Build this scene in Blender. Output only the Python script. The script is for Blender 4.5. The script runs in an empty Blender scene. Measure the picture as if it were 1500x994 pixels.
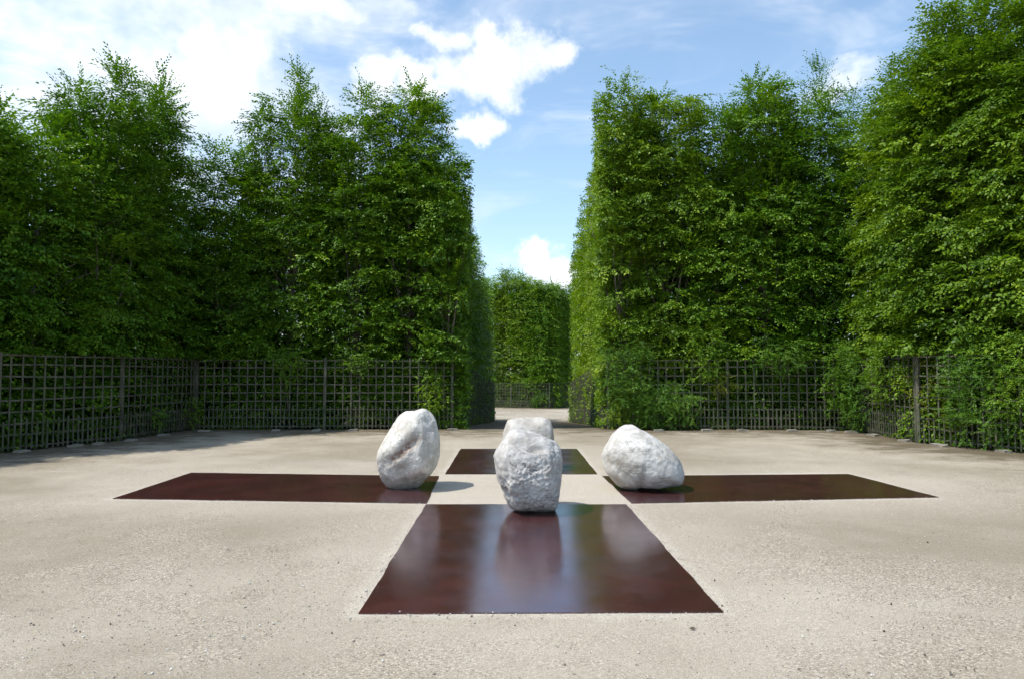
import bpy, bmesh, math, random
import numpy as np
from mathutils import Vector, noise as mnoise

C = bpy.context.scene.collection
R = math.radians
rng = np.random.default_rng(7)
random.seed(7)

# ------------------------------------------------------------------ camera
CAM_H = 1.6
PITCH, YAW = math.atan(49 / 1000), math.atan(6 / 1000)
cam_d = bpy.data.cameras.new('camera')
cam_d.lens, cam_d.sensor_width = 24.0, 36.0
cam_d.clip_end = 2000
cam = bpy.data.objects.new('camera', cam_d)
cam.location = (0, 0, CAM_H)
cam.rotation_euler = (R(90) + PITCH, 0, -YAW)
C.objects.link(cam)
bpy.context.scene.camera = cam


def ray(px, py):
    x, y = (px - 750) / 1000, -(py - 497) / 1000
    f = np.array([math.sin(YAW) * math.cos(PITCH), math.cos(YAW) * math.cos(PITCH), math.sin(PITCH)])
    r = np.array([math.cos(YAW), -math.sin(YAW), 0.0])
    u = np.cross(r, f)
    return f + x * r + y * u


def on_ground(px, py):                      # where a sight line meets the flat court
    d = ray(px, py)
    t = -CAM_H / d[2]
    return d[0] * t, d[1] * t


def at_depth(px, py, Y):
    d = ray(px, py)
    t = Y / d[1]
    return d[0] * t, Y, CAM_H + d[2] * t


def ground_z(y):                            # the avenue falls away beyond the court
    return float(np.interp(y, [-500, 19.5, 23, 35, 55, 70, 900], [0, 0, -.17, -.90, -1.2, -1.25, -1.25]))


# ------------------------------------------------------------------ helpers
def tag(o, label=None, cat=None, group=None, kind=None):
    if label: o['label'] = label
    if cat: o['category'] = cat
    if group: o['group'] = group
    if kind: o['kind'] = kind
    return o


def empty(name, loc, rz=0.0):
    o = bpy.data.objects.new(name, None)
    o.empty_display_size = .2
    o.location = loc
    o.rotation_euler = (0, 0, rz)
    C.objects.link(o)
    return o


def link_mesh(name, me, mat, parent=None):
    o = bpy.data.objects.new(name, me)
    C.objects.link(o)
    if mat is not None: me.materials.append(mat)
    if parent is not None: o.parent = parent
    return o


def quads_mesh(name, V, tint=None, loop_counts=4):
    """V: (n,4,3) array of separate quads."""
    n = V.shape[0]
    me = bpy.data.meshes.new(name)
    me.vertices.add(n * 4)
    me.vertices.foreach_set('co', np.ascontiguousarray(V, dtype=np.float32).ravel())
    me.loops.add(n * 4)
    me.loops.foreach_set('vertex_index', np.arange(n * 4, dtype=np.int32))
    me.polygons.add(n)
    me.polygons.foreach_set('loop_start', np.arange(0, n * 4, 4, dtype=np.int32))
    if tint is not None:
        a = me.attributes.new('tint', 'FLOAT', 'FACE')
        a.data.foreach_set('value', np.ascontiguousarray(tint, dtype=np.float32))
    me.update()
    return me


class MB:
    """collects boxes / tubes into one mesh"""
    def __init__(s): s.v, s.f = [], []

    def bar(s, a, b, w, t, side):
        """bar from a to b; w wide along 'side', t thick across"""
        a, b = Vector(a), Vector(b)
        d = (b - a).normalized()
        sd = Vector(side)
        sd = (sd - d * sd.dot(d)).normalized()
        n = d.cross(sd)
        k = len(s.v)
        for p in (a, b):
            for (i, j) in ((-1, -1), (1, -1), (1, 1), (-1, 1)):
                s.v.append(p + sd * (i * w / 2) + n * (j * t / 2))
        s.f += [(k, k + 1, k + 2, k + 3), (k + 7, k + 6, k + 5, k + 4)]
        for i in range(4):
            j = (i + 1) % 4
            s.f.append((k + i, k + 4 + i, k + 4 + j, k + j))

    def tube(s, pts, rad, n=7):
        base = len(s.v)
        pts = [Vector(p) for p in pts]
        for i, p in enumerate(pts):
            d = (pts[min(i + 1, len(pts) - 1)] - pts[max(i - 1, 0)]).normalized()
            u = d.cross(Vector((.31, .95, .05))).normalized()
            w = d.cross(u)
            for k in range(n):
                a = 2 * math.pi * k / n
                s.v.append(p + (u * math.cos(a) + w * math.sin(a)) * rad[i])
        for i in range(len(pts) - 1):
            for k in range(n):
                a, b = base + i * n + k, base + i * n + (k + 1) % n
                s.f.append((a, b, b + n, a + n))
        s.f.append(tuple(base + k for k in range(n))[::-1])
        s.f.append(tuple(base + (len(pts) - 1) * n + k for k in range(n)))

    def build(s, name, mat, parent=None, origin=(0, 0, 0), smooth=False):
        me = bpy.data.meshes.new(name)
        o = Vector(origin)
        me.from_pydata([tuple(v - o) for v in s.v], [], s.f)
        if smooth: me.polygons.foreach_set('use_smooth', [True] * len(me.polygons))
        me.update()
        return link_mesh(name, me, mat, parent)


# ------------------------------------------------------------------ node helpers
class NT:
    def __init__(s, tree):
        s.t = tree
        s.n = tree.nodes

    def new(s, kind, **kw):
        n = s.n.new(kind)
        for k, v in kw.items(): setattr(n, k, v)
        return n

    def put(s, sock, v):
        if isinstance(v, bpy.types.NodeSocket): s.t.links.new(v, sock)
        elif v is not None: sock.default_value = v

    def m(s, op, a, b=None, c=None, clamp=False):
        n = s.new('ShaderNodeMath', operation=op, use_clamp=clamp)
        s.put(n.inputs[0], a)
        if b is not None: s.put(n.inputs[1], b)
        if c is not None: s.put(n.inputs[2], c)
        return n.outputs[0]

    def vm(s, op, a, b=None, scale=None):
        n = s.new('ShaderNodeVectorMath', operation=op)
        s.put(n.inputs[0], a)
        if b is not None: s.put(n.inputs[1], b)
        if scale is not None: s.put(n.inputs['Scale'], scale)
        return n.outputs['Value' if op in ('LENGTH', 'DOT_PRODUCT', 'DISTANCE') else 'Vector']

    def noise(s, vec, scale, detail=4, rough=.55, dist=0.0, color=False):
        n = s.new('ShaderNodeTexNoise')
        s.put(n.inputs['Vector'], vec)
        n.inputs['Scale'].default_value = scale
        n.inputs['Detail'].default_value = detail
        n.inputs['Roughness'].default_value = rough
        n.inputs['Distortion'].default_value = dist
        return n.outputs['Color' if color else 'Fac']

    def ramp(s, fac, stops, interp='LINEAR'):
        n = s.new('ShaderNodeValToRGB')
        n.color_ramp.interpolation = interp
        while len(n.color_ramp.elements) < len(stops): n.color_ramp.elements.new(.5)
        for e, (p, c) in zip(n.color_ramp.elements, stops):
            e.position = p
            e.color = (c, c, c, 1) if isinstance(c, (int, float)) else (*c, 1)
        s.put(n.inputs[0], fac)
        return n.outputs['Color']

    def mix(s, fac, a, b, blend='MIX'):
        n = s.new('ShaderNodeMix', data_type='RGBA', blend_type=blend)
        s.put(n.inputs['Factor'], fac)
        s.put(n.inputs['A'], (*a, 1) if isinstance(a, tuple) and len(a) == 3 else a)
        s.put(n.inputs['B'], (*b, 1) if isinstance(b, tuple) and len(b) == 3 else b)
        return n.outputs['Result']

    def maprange(s, v, a, b, c=0.0, d=1.0, smooth=True):
        n = s.new('ShaderNodeMapRange')
        n.interpolation_type = 'SMOOTHSTEP' if smooth else 'LINEAR'
        s.put(n.inputs[0], v)
        for i, x in enumerate((a, b, c, d)): n.inputs[i + 1].default_value = x
        return n.outputs[0]

    def bump(s, h, strength, dist, normal=None):
        n = s.new('ShaderNodeBump')
        s.put(n.inputs['Height'], h)
        n.inputs['Strength'].default_value = strength
        n.inputs['Distance'].default_value = dist
        if normal is not None: s.put(n.inputs['Normal'], normal)
        return n.outputs[0]


def new_mat(name):
    m = bpy.data.materials.new(name)
    m.use_nodes = True
    nt = NT(m.node_tree)
    return m, nt, nt.n['Principled BSDF']


def attr(nt, name, out='Fac'):
    return nt.new('ShaderNodeAttribute', attribute_name=name).outputs[out]


# ------------------------------------------------------------------ world
SUN_EL = R(59)
SUN_AZ = (-.935, -.355)
to_sun = Vector((SUN_AZ[0] * math.cos(SUN_EL), SUN_AZ[1] * math.cos(SUN_EL), math.sin(SUN_EL))).normalized()
world = bpy.data.worlds.new('World')
bpy.context.scene.world = world
world.use_nodes = True
w = NT(world.node_tree)
bg = w.n['Background']
sky = w.new('ShaderNodeTexSky', sky_type='NISHITA')
sky.sun_disc = False
sky.sun_elevation = SUN_EL
sky.sun_rotation = math.atan2(SUN_AZ[0], SUN_AZ[1])
sky.altitude = 100
sky.air_density = 1.0
sky.dust_density = .6
sky.ozone_density = 1.6
SKY = .15
dirv = w.new('ShaderNodeTexCoord').outputs['Generated']
warp = w.vm('SUBTRACT', w.noise(dirv, 9, 2, .6, color=True), (.5, .5, .5))
fine = w.vm('SUBTRACT', w.noise(dirv, 34, 3, .65, color=True), (.5, .5, .5))
dw = w.vm('ADD', dirv, w.vm('SCALE', warp, scale=.075))
dw = w.vm('ADD', dw, w.vm('SCALE', fine, scale=.03))


def blob(px, py, rx, ry, tilt=0.0):
    c = Vector(ray(px, py)).normalized()
    e1 = Vector((c.y, -c.x, 0)).normalized()
    e2 = c.cross(e1) * -1
    ca, sa = math.cos(R(tilt)), math.sin(R(tilt))
    u, v = e1 * ca + e2 * sa, e2 * ca - e1 * sa
    d = w.vm('SUBTRACT', dw, tuple(c))
    a = w.m('MULTIPLY', w.vm('DOT_PRODUCT', d, tuple(u)), 1000 / rx)
    b = w.m('MULTIPLY', w.vm('DOT_PRODUCT', d, tuple(v)), 1000 / ry)
    r = w.m('SQRT', w.m('ADD', w.m('MULTIPLY', a, a), w.m('MULTIPLY', b, b)))
    return w.m('SUBTRACT', 1.0, r)


def blobs(lst):
    acc = None
    for b in lst:
        v = blob(*b)
        acc = v if acc is None else w.m('SMOOTH_MAX', acc, v, .15)
    return acc


cum = blobs([(748, 80, 74, 50, 0), (660, 62, 44, 17, 0), (690, 122, 66, 36, 0), (805, 92, 34, 22, 0),
             (562, 128, 46, 30, -8), (620, 142, 58, 24, 0), (702, 190, 46, 18, 0), (798, 382, 40, 36, 0), (830, 398, 30, 30, 0),
             (335, 85, 70, 38, 25), (480, 15, 60, 16, 0)])
veil = blobs([(60, 60, 300, 150, 10), (300, 130, 260, 140, 15), (420, 30, 230, 70, 5), (540, 5, 90, 26, 0), (200, 230, 330, 110, 0), (1215, 130, 50, 18, 10)])
fb = w.noise(dirv, 22, 5, .62)
fb2 = w.noise(w.vm('MULTIPLY', dirv, (1.0, 1.0, 2.6)), 5.5, 5, .6, .4)
cum_m = w.maprange(w.m('ADD', cum, w.m('MULTIPLY', w.m('SUBTRACT', fb, .5), 1.9)), -.16, .62)
veil_m = w.maprange(w.m('ADD', veil, w.m('MULTIPLY', w.m('SUBTRACT', fb2, .5), 3.2)), -.35, 1.35, 0, .84)
cirrus = w.maprange(w.noise(w.vm('MULTIPLY', dirv, (1.0, .6, 3.4)), 3.3, 4, .62, 1.2), .46, .82, 0, .42)
back = w.m('MULTIPLY', w.maprange(w.vm('DOT_PRODUCT', dirv, (0, -1, 0)), -.45, -.1), w.maprange(fb2, .5, .66, 0, .8))
thin = w.m('MAXIMUM', w.m('MAXIMUM', veil_m, cirrus), back)
mask = w.m('SUBTRACT', 1.0, w.m('MULTIPLY', w.m('SUBTRACT', 1.0, cum_m), w.m('SUBTRACT', 1.0, thin)))
skyc = w.vm('SCALE', sky.outputs[0], scale=SKY)
skyc = w.mix(1.0, skyc, (1.12, 1.16, 1.10), 'MULTIPLY')
lum = w.maprange(w.vm('DOT_PRODUCT', dirv, (0, 0, 1)), .0, .42, .34, .10)
skyc = w.mix(lum, skyc, (.50, .66, .80))
cl = w.noise(dirv, 13, 3, .6)
cloudc = w.mix(w.maprange(cl, .35, .7), (.66, .72, .80), (.98, .98, .99))
col = w.mix(mask, skyc, cloudc)
w.t.links.new(col, bg.inputs['Color'])
bg.inputs['Strength'].default_value = 1.0
world.cycles.sampling_method = 'MANUAL'
world.cycles.sample_map_resolution = 256

sun_d = bpy.data.lights.new('sun', 'SUN')
sun_d.energy = 3.4
sun_d.angle = R(.6)
sun_d.color = (1.0, .955, .88)
sun = bpy.data.objects.new('sun', sun_d)
sun.location = (-20, -10, 30)
sun.rotation_euler = (-to_sun).to_track_quat('-Z', 'Y').to_euler()
C.objects.link(sun)

# ------------------------------------------------------------------ materials
# gravel
gravel, g, b = new_mat('gravel')
P = g.new('ShaderNodeNewGeometry').outputs['Position']
sx = g.new('ShaderNodeSeparateXYZ'); g.put(sx.inputs[0], P)
X, Y = sx.outputs[0], sx.outputs[1]
patch = g.noise(P, .55, 7, .66, .8)
patch2 = g.noise(g.vm('ADD', P, (31, 7, 0)), 1.7, 5, .6, .4)
grit = g.maprange(g.m('ADD', patch, g.m('MULTIPLY', patch2, .35)), .62, .76)          # 0 packed sand, 1 loose grit
# packed clean sand right beside the plates and in the middle square
xa = g.m('ABSOLUTE', g.m('SUBTRACT', X, .22))
yy = g.m('SUBTRACT', Y, g.m('MULTIPLY', g.m('MAXIMUM', g.m('SUBTRACT', xa, 1.25), 0.0), .085))
dx1 = g.m('MAXIMUM', g.m('SUBTRACT', xa, 1.23), 0.0)
dy1 = g.m('MAXIMUM', g.m('SUBTRACT', g.m('ABSOLUTE', g.m('SUBTRACT', yy, 9.58)), 4.95), 0.0)
dx2 = g.m('MAXIMUM', g.m('SUBTRACT', xa, 5.27), 0.0)
dy2 = g.m('MAXIMUM', g.m('SUBTRACT', g.m('ABSOLUTE', g.m('SUBTRACT', yy, 9.59)), 1.12), 0.0)
d1 = g.m('SQRT', g.m('ADD', g.m('MULTIPLY', dx1, dx1), g.m('MULTIPLY', dy1, dy1)))
d2 = g.m('SQRT', g.m('ADD', g.m('MULTIPLY', dx2, dx2), g.m('MULTIPLY', dy2, dy2)))
dpl = g.m('ADD', g.m('MINIMUM', d1, d2), g.m('MULTIPLY', g.m('SUBTRACT', patch2, .5), .25))
border = g.maprange(dpl, -.02, .15, 1, 0)
grit = g.m('MULTIPLY', grit, g.m('SUBTRACT', 1.0, border))
wide = g.maprange(g.m('ADD', dpl, g.m('MULTIPLY', g.m('SUBTRACT', patch, .5), 1.6)), .1, 1.5, 1, 0)
grit = g.m('MULTIPLY', grit, g.m('SUBTRACT', 1.0, g.m('MULTIPLY', wide, .6)))
base = g.mix(g.maprange(patch, .36, .66), (.280, .240, .180), (.375, .328, .257))
base = g.mix(g.maprange(g.noise(P, .23, 4, .6), .42, .62), base, (.425, .376, .304))
base = g.mix(g.m('MULTIPLY', wide, .5), base, (.455, .403, .328))
base = g.mix(g.m('MULTIPLY', border, .6), base, (.52, .47, .395))
vor = g.new('ShaderNodeTexVoronoi'); g.put(vor.inputs['Vector'], P); vor.inputs['Scale'].default_value = 95
sv = g.new('ShaderNodeSeparateColor'); g.put(sv.inputs[0], vor.outputs['Color'])
vor2 = g.new('ShaderNodeTexVoronoi'); g.put(vor2.inputs['Vector'], P); vor2.inputs['Scale'].default_value = 210
sv2 = g.new('ShaderNodeSeparateColor'); g.put(sv2.inputs[0], vor2.outputs['Color'])
grain = g.ramp(sv.outputs[0], [(0, (.40, .37, .33)), (.22, (.74, .72, .69)), (.65, (1.0, 1.0, 1.0)), (.90, (1.22, 1.22, 1.22)), (1, (1.65, 1.66, 1.70))])
grain2 = g.ramp(sv2.outputs[0], [(0, (.50, .47, .43)), (.3, (.88, .87, .86)), (.85, (1.08, 1.08, 1.08)), (1, (1.55, 1.55, 1.58))])
colr = g.mix(g.m('ADD', g.m('MULTIPLY', grit, .75), .12), base, g.mix(1.0, base, grain, 'MULTIPLY'))
colr = g.mix(.75, colr, g.mix(1.0, colr, grain2, 'MULTIPLY'))
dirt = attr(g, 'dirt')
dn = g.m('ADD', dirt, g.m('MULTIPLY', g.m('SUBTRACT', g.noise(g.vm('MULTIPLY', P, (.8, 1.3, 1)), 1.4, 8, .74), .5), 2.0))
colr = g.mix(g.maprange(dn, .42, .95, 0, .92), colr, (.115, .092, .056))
soil = attr(g, 'soil')
colr = g.mix(g.maprange(soil, .4, .8), colr, (.05, .04, .025))
# scattered dark specks
v3 = g.new('ShaderNodeTexVoronoi'); g.put(v3.inputs['Vector'], P); v3.inputs['Scale'].default_value = 7
s3 = g.new('ShaderNodeSeparateColor'); g.put(s3.inputs[0], v3.outputs['Color'])
spk = g.m('MULTIPLY', g.m('LESS_THAN', v3.outputs['Distance'], .085), g.m('GREATER_THAN', s3.outputs[1], .72))
colr = g.mix(g.m('MULTIPLY', spk, .65), colr, (.10, .085, .06))
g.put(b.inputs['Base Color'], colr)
b.inputs['Roughness'].default_value = .95
b.inputs['Specular IOR Level'].default_value = .25
h1 = g.m('MULTIPLY', sv.outputs[1], g.m('ADD', g.m('MULTIPLY', grit, .9), .1))
h = g.m('ADD', h1, g.m('MULTIPLY', sv2.outputs[1], .4))
nb = g.bump(h, .8, .005)
nb = g.bump(g.noise(P, 1.6, 5, .6), .35, .05, nb)
g.put(b.inputs['Normal'], nb)

# steel plates
steel, g, b = new_mat('waxed_steel')
P = g.new('ShaderNodeNewGeometry').outputs['Position']
n1 = g.noise(P, 1.3, 6, .6, .8)
n2 = g.noise(g.vm('MULTIPLY', P, (1.0, 5.0, 1.0)), 3.0, 6, .65, .4)
n3 = g.noise(P, 9, 5, .65)
c = g.mix(g.maprange(n1, .35, .68), (.048, .0140, .0125), (.072, .0195, .0165))
c = g.mix(g.maprange(n2, .45, .75, 0, .30), c, (.090, .022, .016))
c = g.mix(g.maprange(n3, .55, .8, 0, .3), c, (.022, .008, .008))
v = g.new('ShaderNodeTexVoronoi'); g.put(v.inputs['Vector'], P); v.inputs['Scale'].default_value = 16
s_ = g.new('ShaderNodeSeparateColor'); g.put(s_.inputs[0], v.outputs['Color'])
dot = g.m('MULTIPLY', g.m('LESS_THAN', v.outputs['Distance'], .07), g.m('GREATER_THAN', s_.outputs[0], .8))
c = g.mix(g.m('MULTIPLY', dot, .6), c, (.35, .30, .25))
dust = g.maprange(g.noise(P, 3.5, 6, .7), .5, .8, 0, .05)
c = g.mix(dust, c, (.32, .26, .22))
g.put(b.inputs['Base Color'], c)
g.put(b.inputs['Roughness'], g.maprange(g.noise(P, 2.2, 5, .6), .3, .7, .14, .24))
b.inputs['Specular IOR Level'].default_value = 1.0
b.inputs['IOR'].default_value = 1.5
b.inputs['Specular Tint'].default_value = (.66, .78, 1.0, 1)
b.inputs['Coat Weight'].default_value = .35
b.inputs['Coat Roughness'].default_value = .17
b.inputs['Coat Tint'].default_value = (.75, .85, 1.0, 1)
g.put(b.inputs['Normal'], g.bump(g.noise(P, 5, 4, .6), .04, .01))


# boulders
def rock_mat(name, tone, stain_col, rough_amt):
    m, g, b = new_mat(name)
    P = g.new('ShaderNodeTexCoord').outputs['Object']
    a = g.noise(P, 3.2, 6, .62, .5)
    f = g.noise(P, 16, 7, .7, .3)
    c = g.mix(g.maprange(a, .38, .62), tuple(x * q for x, q in zip(tone, (.66, .64, .61))), tone)
    c = g.mix(g.maprange(f, .46, .68, 0, .45), c, (tone[0] * .52, tone[1] * .52, tone[2] * .53))
    c = g.mix(g.maprange(g.noise(P, 7, 6, .66), .50, .68, 0, .55), c, (min(1, tone[0] * 1.13), min(1, tone[1] * 1.13), min(1, tone[2] * 1.14)))
    rg_ = g.m('ABSOLUTE', g.m('SUBTRACT', g.noise(P, 2.4, 6, .62, 1.2), .5))
    crack = g.m('MULTIPLY', g.maprange(rg_, .0, .010, 1, 0), g.maprange(g.noise(P, 3.1, 2, .5), .50, .62))
    c = g.mix(g.m('MULTIPLY', crack, .6), c, (.16, .13, .105))
    sz_ = g.new('ShaderNodeSeparateXYZ'); g.put(sz_.inputs[0], P)
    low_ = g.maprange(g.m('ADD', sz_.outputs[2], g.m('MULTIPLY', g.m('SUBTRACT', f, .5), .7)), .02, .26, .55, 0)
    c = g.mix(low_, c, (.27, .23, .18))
    sp = g.noise(P, 70, 3, .7)
    c = g.mix(g.maprange(sp, .63, .74, 0, .5), c, (.14, .125, .11))
    st = g.m('MULTIPLY', attr(g, 'stain'), g.maprange(g.noise(P, 9, 6, .7), .3, .6, .25, 1.0))
    c = g.mix(st, c, stain_col)
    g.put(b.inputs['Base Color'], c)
    b.inputs['Roughness'].default_value = .88
    b.inputs['Specular IOR Level'].default_value = .3
    hh = g.m('ADD', g.m('MULTIPLY', g.noise(P, 20, 7, .68), 1.0), g.m('MULTIPLY', g.noise(P, 75, 4, .7), .35))
    hh = g.m('SUBTRACT', hh, g.m('MULTIPLY', crack, .5))
    g.put(b.inputs['Normal'], g.bump(hh, rough_amt, .024))
    return m


# foliage
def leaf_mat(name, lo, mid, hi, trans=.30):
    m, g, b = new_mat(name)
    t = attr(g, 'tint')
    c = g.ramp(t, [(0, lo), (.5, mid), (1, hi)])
    g.put(b.inputs['Base Color'], c)
    b.inputs['Roughness'].default_value = .5
    b.inputs['Specular IOR Level'].default_value = .28
    tr = g.new('ShaderNodeBsdfTranslucent')
    tc = g.mix(1.0, c, (1.12, 1.2, .25), 'MULTIPLY')
    g.put(tr.inputs['Color'], tc)
    ms = g.new('ShaderNodeMixShader')
    ms.inputs[0].default_value = trans
    g.t.links.new(b.outputs[0], ms.inputs[1])
    g.t.links.new(tr.outputs[0], ms.inputs[2])
    g.t.links.new(ms.outputs[0], g.n['Material Output'].inputs['Surface'])
    return m


L_MAIN = leaf_mat('hornbeam_leaf', (.034, .096, .008), (.115, .230, .013), (.265, .395, .022))
L_RIGHT = leaf_mat('hornbeam_leaf_warm', (.044, .104, .008), (.132, .236, .013), (.275, .380, .022))
L_DARK = leaf_mat('hornbeam_leaf_deep', (.032, .094, .008), (.104, .222, .013), (.235, .370, .022))
L_BLUE = leaf_mat('maple_leaf', (.030, .088, .011), (.088, .195, .020), (.195, .325, .032))
L_YEL = leaf_mat('yellowing_leaf', (.09, .13, .012), (.19, .22, .018), (.32, .30, .03))

bark, g, b = new_mat('bark')
P = g.new('ShaderNodeTexCoord').outputs['Object']
g.put(b.inputs['Base Color'], g.mix(g.maprange(g.noise(g.vm('MULTIPLY', P, (1, 1, .25)), 12, 6, .65), .35, .65), (.07, .055, .04), (.19, .165, .13)))
b.inputs['Roughness'].default_value = .9
g.put(b.inputs['Normal'], g.bump(g.noise(g.vm('MULTIPLY', P, (1, 1, .2)), 30, 5, .6), .5, .02))

slat, g, b = new_mat('weathered_lath')
P = g.new('ShaderNodeNewGeometry').outputs['Position']
cc = g.mix(g.maprange(g.noise(g.vm('MULTIPLY', P, (1, 1, .4)), 6, 5, .65), .35, .68), (.050, .052, .034), (.128, .120, .085))
cc = g.mix(g.maprange(g.noise(P, .8, 4, .6), .45, .7, 0, .6), cc, (.050, .072, .034))
g.put(b.inputs['Base Color'], cc)
b.inputs['Roughness'].default_value = .85
g.put(b.inputs['Normal'], g.bump(g.noise(g.vm('MULTIPLY', P, (4, 4, 1)), 30, 4, .6), .4, .004))

kerb, g, b = new_mat('limestone_block')
P = g.new('ShaderNodeNewGeometry').outputs['Position']
g.put(b.inputs['Base Color'], g.mix(g.noise(P, 9, 6, .65), (.15, .135, .105), (.34, .315, .265)))
b.inputs['Roughness'].default_value = .95
g.put(b.inputs['Normal'], g.bump(g.noise(P, 30, 5, .65), .6, .01))

pebm, g, b = new_mat('pebble')
g.put(b.inputs['Base Color'], g.ramp(attr(g, 'tint'), [(0, (.06, .05, .035)), (.12, (.16, .13, .10)), (.3, (.38, .34, .28)), (.8, (.58, .55, .50)), (1, (.78, .77, .75))]))
b.inputs['Roughness'].default_value = .9

# ------------------------------------------------------------------ plan of the hedges
WL0, WL1, WL2 = (-13.4, 7.0), on_ground(-10, 664.5), on_ground(175, 645)
CL, AL, AL2 = on_ground(285, 628), on_ground(664, 627.5), (-.72, 36.0)
AL3 = (-7.0, 41.0)
CR, AR, AR2 = on_ground(1250, 630), on_ground(889, 627), (3.18, 35.0)
AR3 = (10.0, 38.0)
WR2, WR1, WR0 = on_ground(1345, 648), on_ground(1520, 665), (14.0, 7.0)
F0, F1, F2 = (-9.0, 60.5), (3.35, 54.5), (7.5, 59.0)

runs = [  # (name bits, A, B) hedge face lies to the court side; normal = left-hand or right-hand
    ('wl_a', WL0, WL1), ('wl_b', WL1, WL2), ('wl_c', WL2, CL), ('back_l', CL, AL), ('ave_l', AL, AL2), ('out_l', AL2, AL3),
    ('out_r', AR3, AR2), ('ave_r', AR2, AR), ('back_r', AR, CR), ('wr_c', CR, WR2), ('wr_b', WR2, WR1), ('wr_a', WR1, WR0),
    ('far_l', F0, F1), ('far_r', F1, F2)]


def seg_normal(A, B):
    d = Vector((B[0] - A[0], B[1] - A[1], 0)).normalized()
    return d, Vector((d.y, -d.x, 0))       # right-hand normal points to the court for the chain WL0 -> WR0


# ------------------------------------------------------------------ ground
def axis(lo, hi, step, far_lo, far_hi):
    a = list(np.arange(lo, hi + 1e-6, step))
    pre = [far_lo, -120, -60, -30]
    return np.array(sorted(set([x for x in pre if x < lo - 1] + a + [x for x in (30, 60, 75, 120, 300, far_hi) if x > hi + 1])))


gx = axis(-16, 16, .2, -500, 500)
gy = axis(-4, 64, .2, -500, 900)
nx, ny = len(gx), len(gy)
XX, YY = np.meshgrid(gx, gy)
ZZ = np.interp(YY, [-500, 19.5, 23, 35, 55, 70, 900], [0, 0, -.17, -.90, -1.2, -1.25, -1.25])
near = (np.abs(XX) < 16) & (YY > 2.2) & (YY < 30)
und = np.zeros_like(ZZ)
idx = np.argwhere(near)
for i, j in idx:
    x, y = XX[i, j], YY[i, j]
    und[i, j] = mnoise.noise(Vector((x * .35, y * .35, 1.7))) * .012 + mnoise.noise(Vector((x * 1.1, y * 1.1, 5.1))) * .005
flat = (np.abs(XX - .2) < 5.9) & (YY > 4.2) & (YY < 15)
und[flat] = -abs(und[flat]) * .0
ZZ = ZZ + und
# distance to hedge faces, and whether a point is planted
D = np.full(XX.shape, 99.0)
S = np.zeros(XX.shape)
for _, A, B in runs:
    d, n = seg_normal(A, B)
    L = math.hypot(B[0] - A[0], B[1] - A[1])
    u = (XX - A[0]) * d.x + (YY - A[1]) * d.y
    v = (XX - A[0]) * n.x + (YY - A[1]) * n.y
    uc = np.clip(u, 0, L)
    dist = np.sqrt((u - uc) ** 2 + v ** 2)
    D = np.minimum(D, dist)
    S = np.maximum(S, ((v < -.12) & (v > -12.0) & (u > -.2) & (u < L + .2)).astype(float))
poly = [(-70, -60), WL0, WL1, WL2, CL, AL, AL2, AL3, F0, F1, F2, AR3, AR2, AR, CR, WR2, WR1, WR0, (70, -60)]
inside = np.zeros(XX.shape, bool)
for i in range(len(poly)):
    (x1, y1), (x2, y2) = poly[i], poly[i - 1]
    if y1 == y2: continue
    c_ = ((y1 > YY) != (y2 > YY)) & (XX < (x2 - x1) * (YY - y1) / (y2 - y1) + x1)
    inside ^= c_
S = ((~inside) & (D > .1) & (YY > -50)).astype(float)
me = bpy.data.meshes.new('ground')
vs = np.stack([XX, YY, ZZ], -1).reshape(-1, 3)
k = (np.arange(ny - 1)[:, None] * nx + np.arange(nx - 1)[None, :]).ravel()
fs = np.stack([k, k + 1, k + 1 + nx, k + nx], -1)
me.vertices.add(len(vs)); me.vertices.foreach_set('co', vs.astype(np.float32).ravel())
me.loops.add(fs.size); me.loops.foreach_set('vertex_index', fs.astype(np.int32).ravel())
me.polygons.add(len(fs)); me.polygons.foreach_set('loop_start', np.arange(0, fs.size, 4, dtype=np.int32))
me.polygons.foreach_set('use_smooth', np.ones(len(fs), dtype=bool))
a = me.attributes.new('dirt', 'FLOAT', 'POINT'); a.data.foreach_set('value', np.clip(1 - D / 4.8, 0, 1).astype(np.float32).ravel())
a = me.attributes.new('soil', 'FLOAT', 'POINT'); a.data.foreach_set('value', S.astype(np.float32).ravel())
me.update()
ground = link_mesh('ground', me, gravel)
tag(ground, 'pale beige gravel court with sandy patches running on into the avenue', 'ground', kind='structure')

# loose grit on the near gravel
N = 11000
q = rng.random((N, 2))
py_ = 745 + 260 * q[:, 0] ** .8
px_ = -60 + 1620 * q[:, 1]
pts, keep = [], []
for i in range(N):
    x, y = on_ground(px_[i], py_[i])
    if (abs(x - .22) < 1.27 and 4.58 < y < 14.6) or (abs(x - .22) < 5.4 and 8.3 < y < 11.2): continue
    m_ = mnoise.noise(Vector((x * .9, y * .9, 3.0)))
    if m_ < -.05 and rng.random() > .22: continue
    pts.append((x, y))
for (ax, ay), (bx, by) in [((-.99, 4.62), (1.45, 4.63)), ((-1.0, 4.64), (-1.01, 8.43)), ((1.45, 4.64), (1.455, 8.42)), ((-5.03, 8.82), (-1.0, 8.47)), ((1.53, 8.46), (5.55, 8.85))]:
    Le = math.hypot(bx - ax, by - ay)
    for k in range(int(Le * 110)):
        t_ = rng.random(); o_ = rng.normal(-.012, .022)
        pts.append((ax + (bx - ax) * t_ + (by - ay) / Le * o_ * (1 if ax < 0 else -1), ay + (by - ay) * t_ + (o_ if abs(by - ay) < 1 else 0)))
pts = np.array(pts)
n = len(pts)
sz = rng.uniform(.0022, .0058, n) * (1 + (rng.random(n) > .97) * 1.3)
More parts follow.
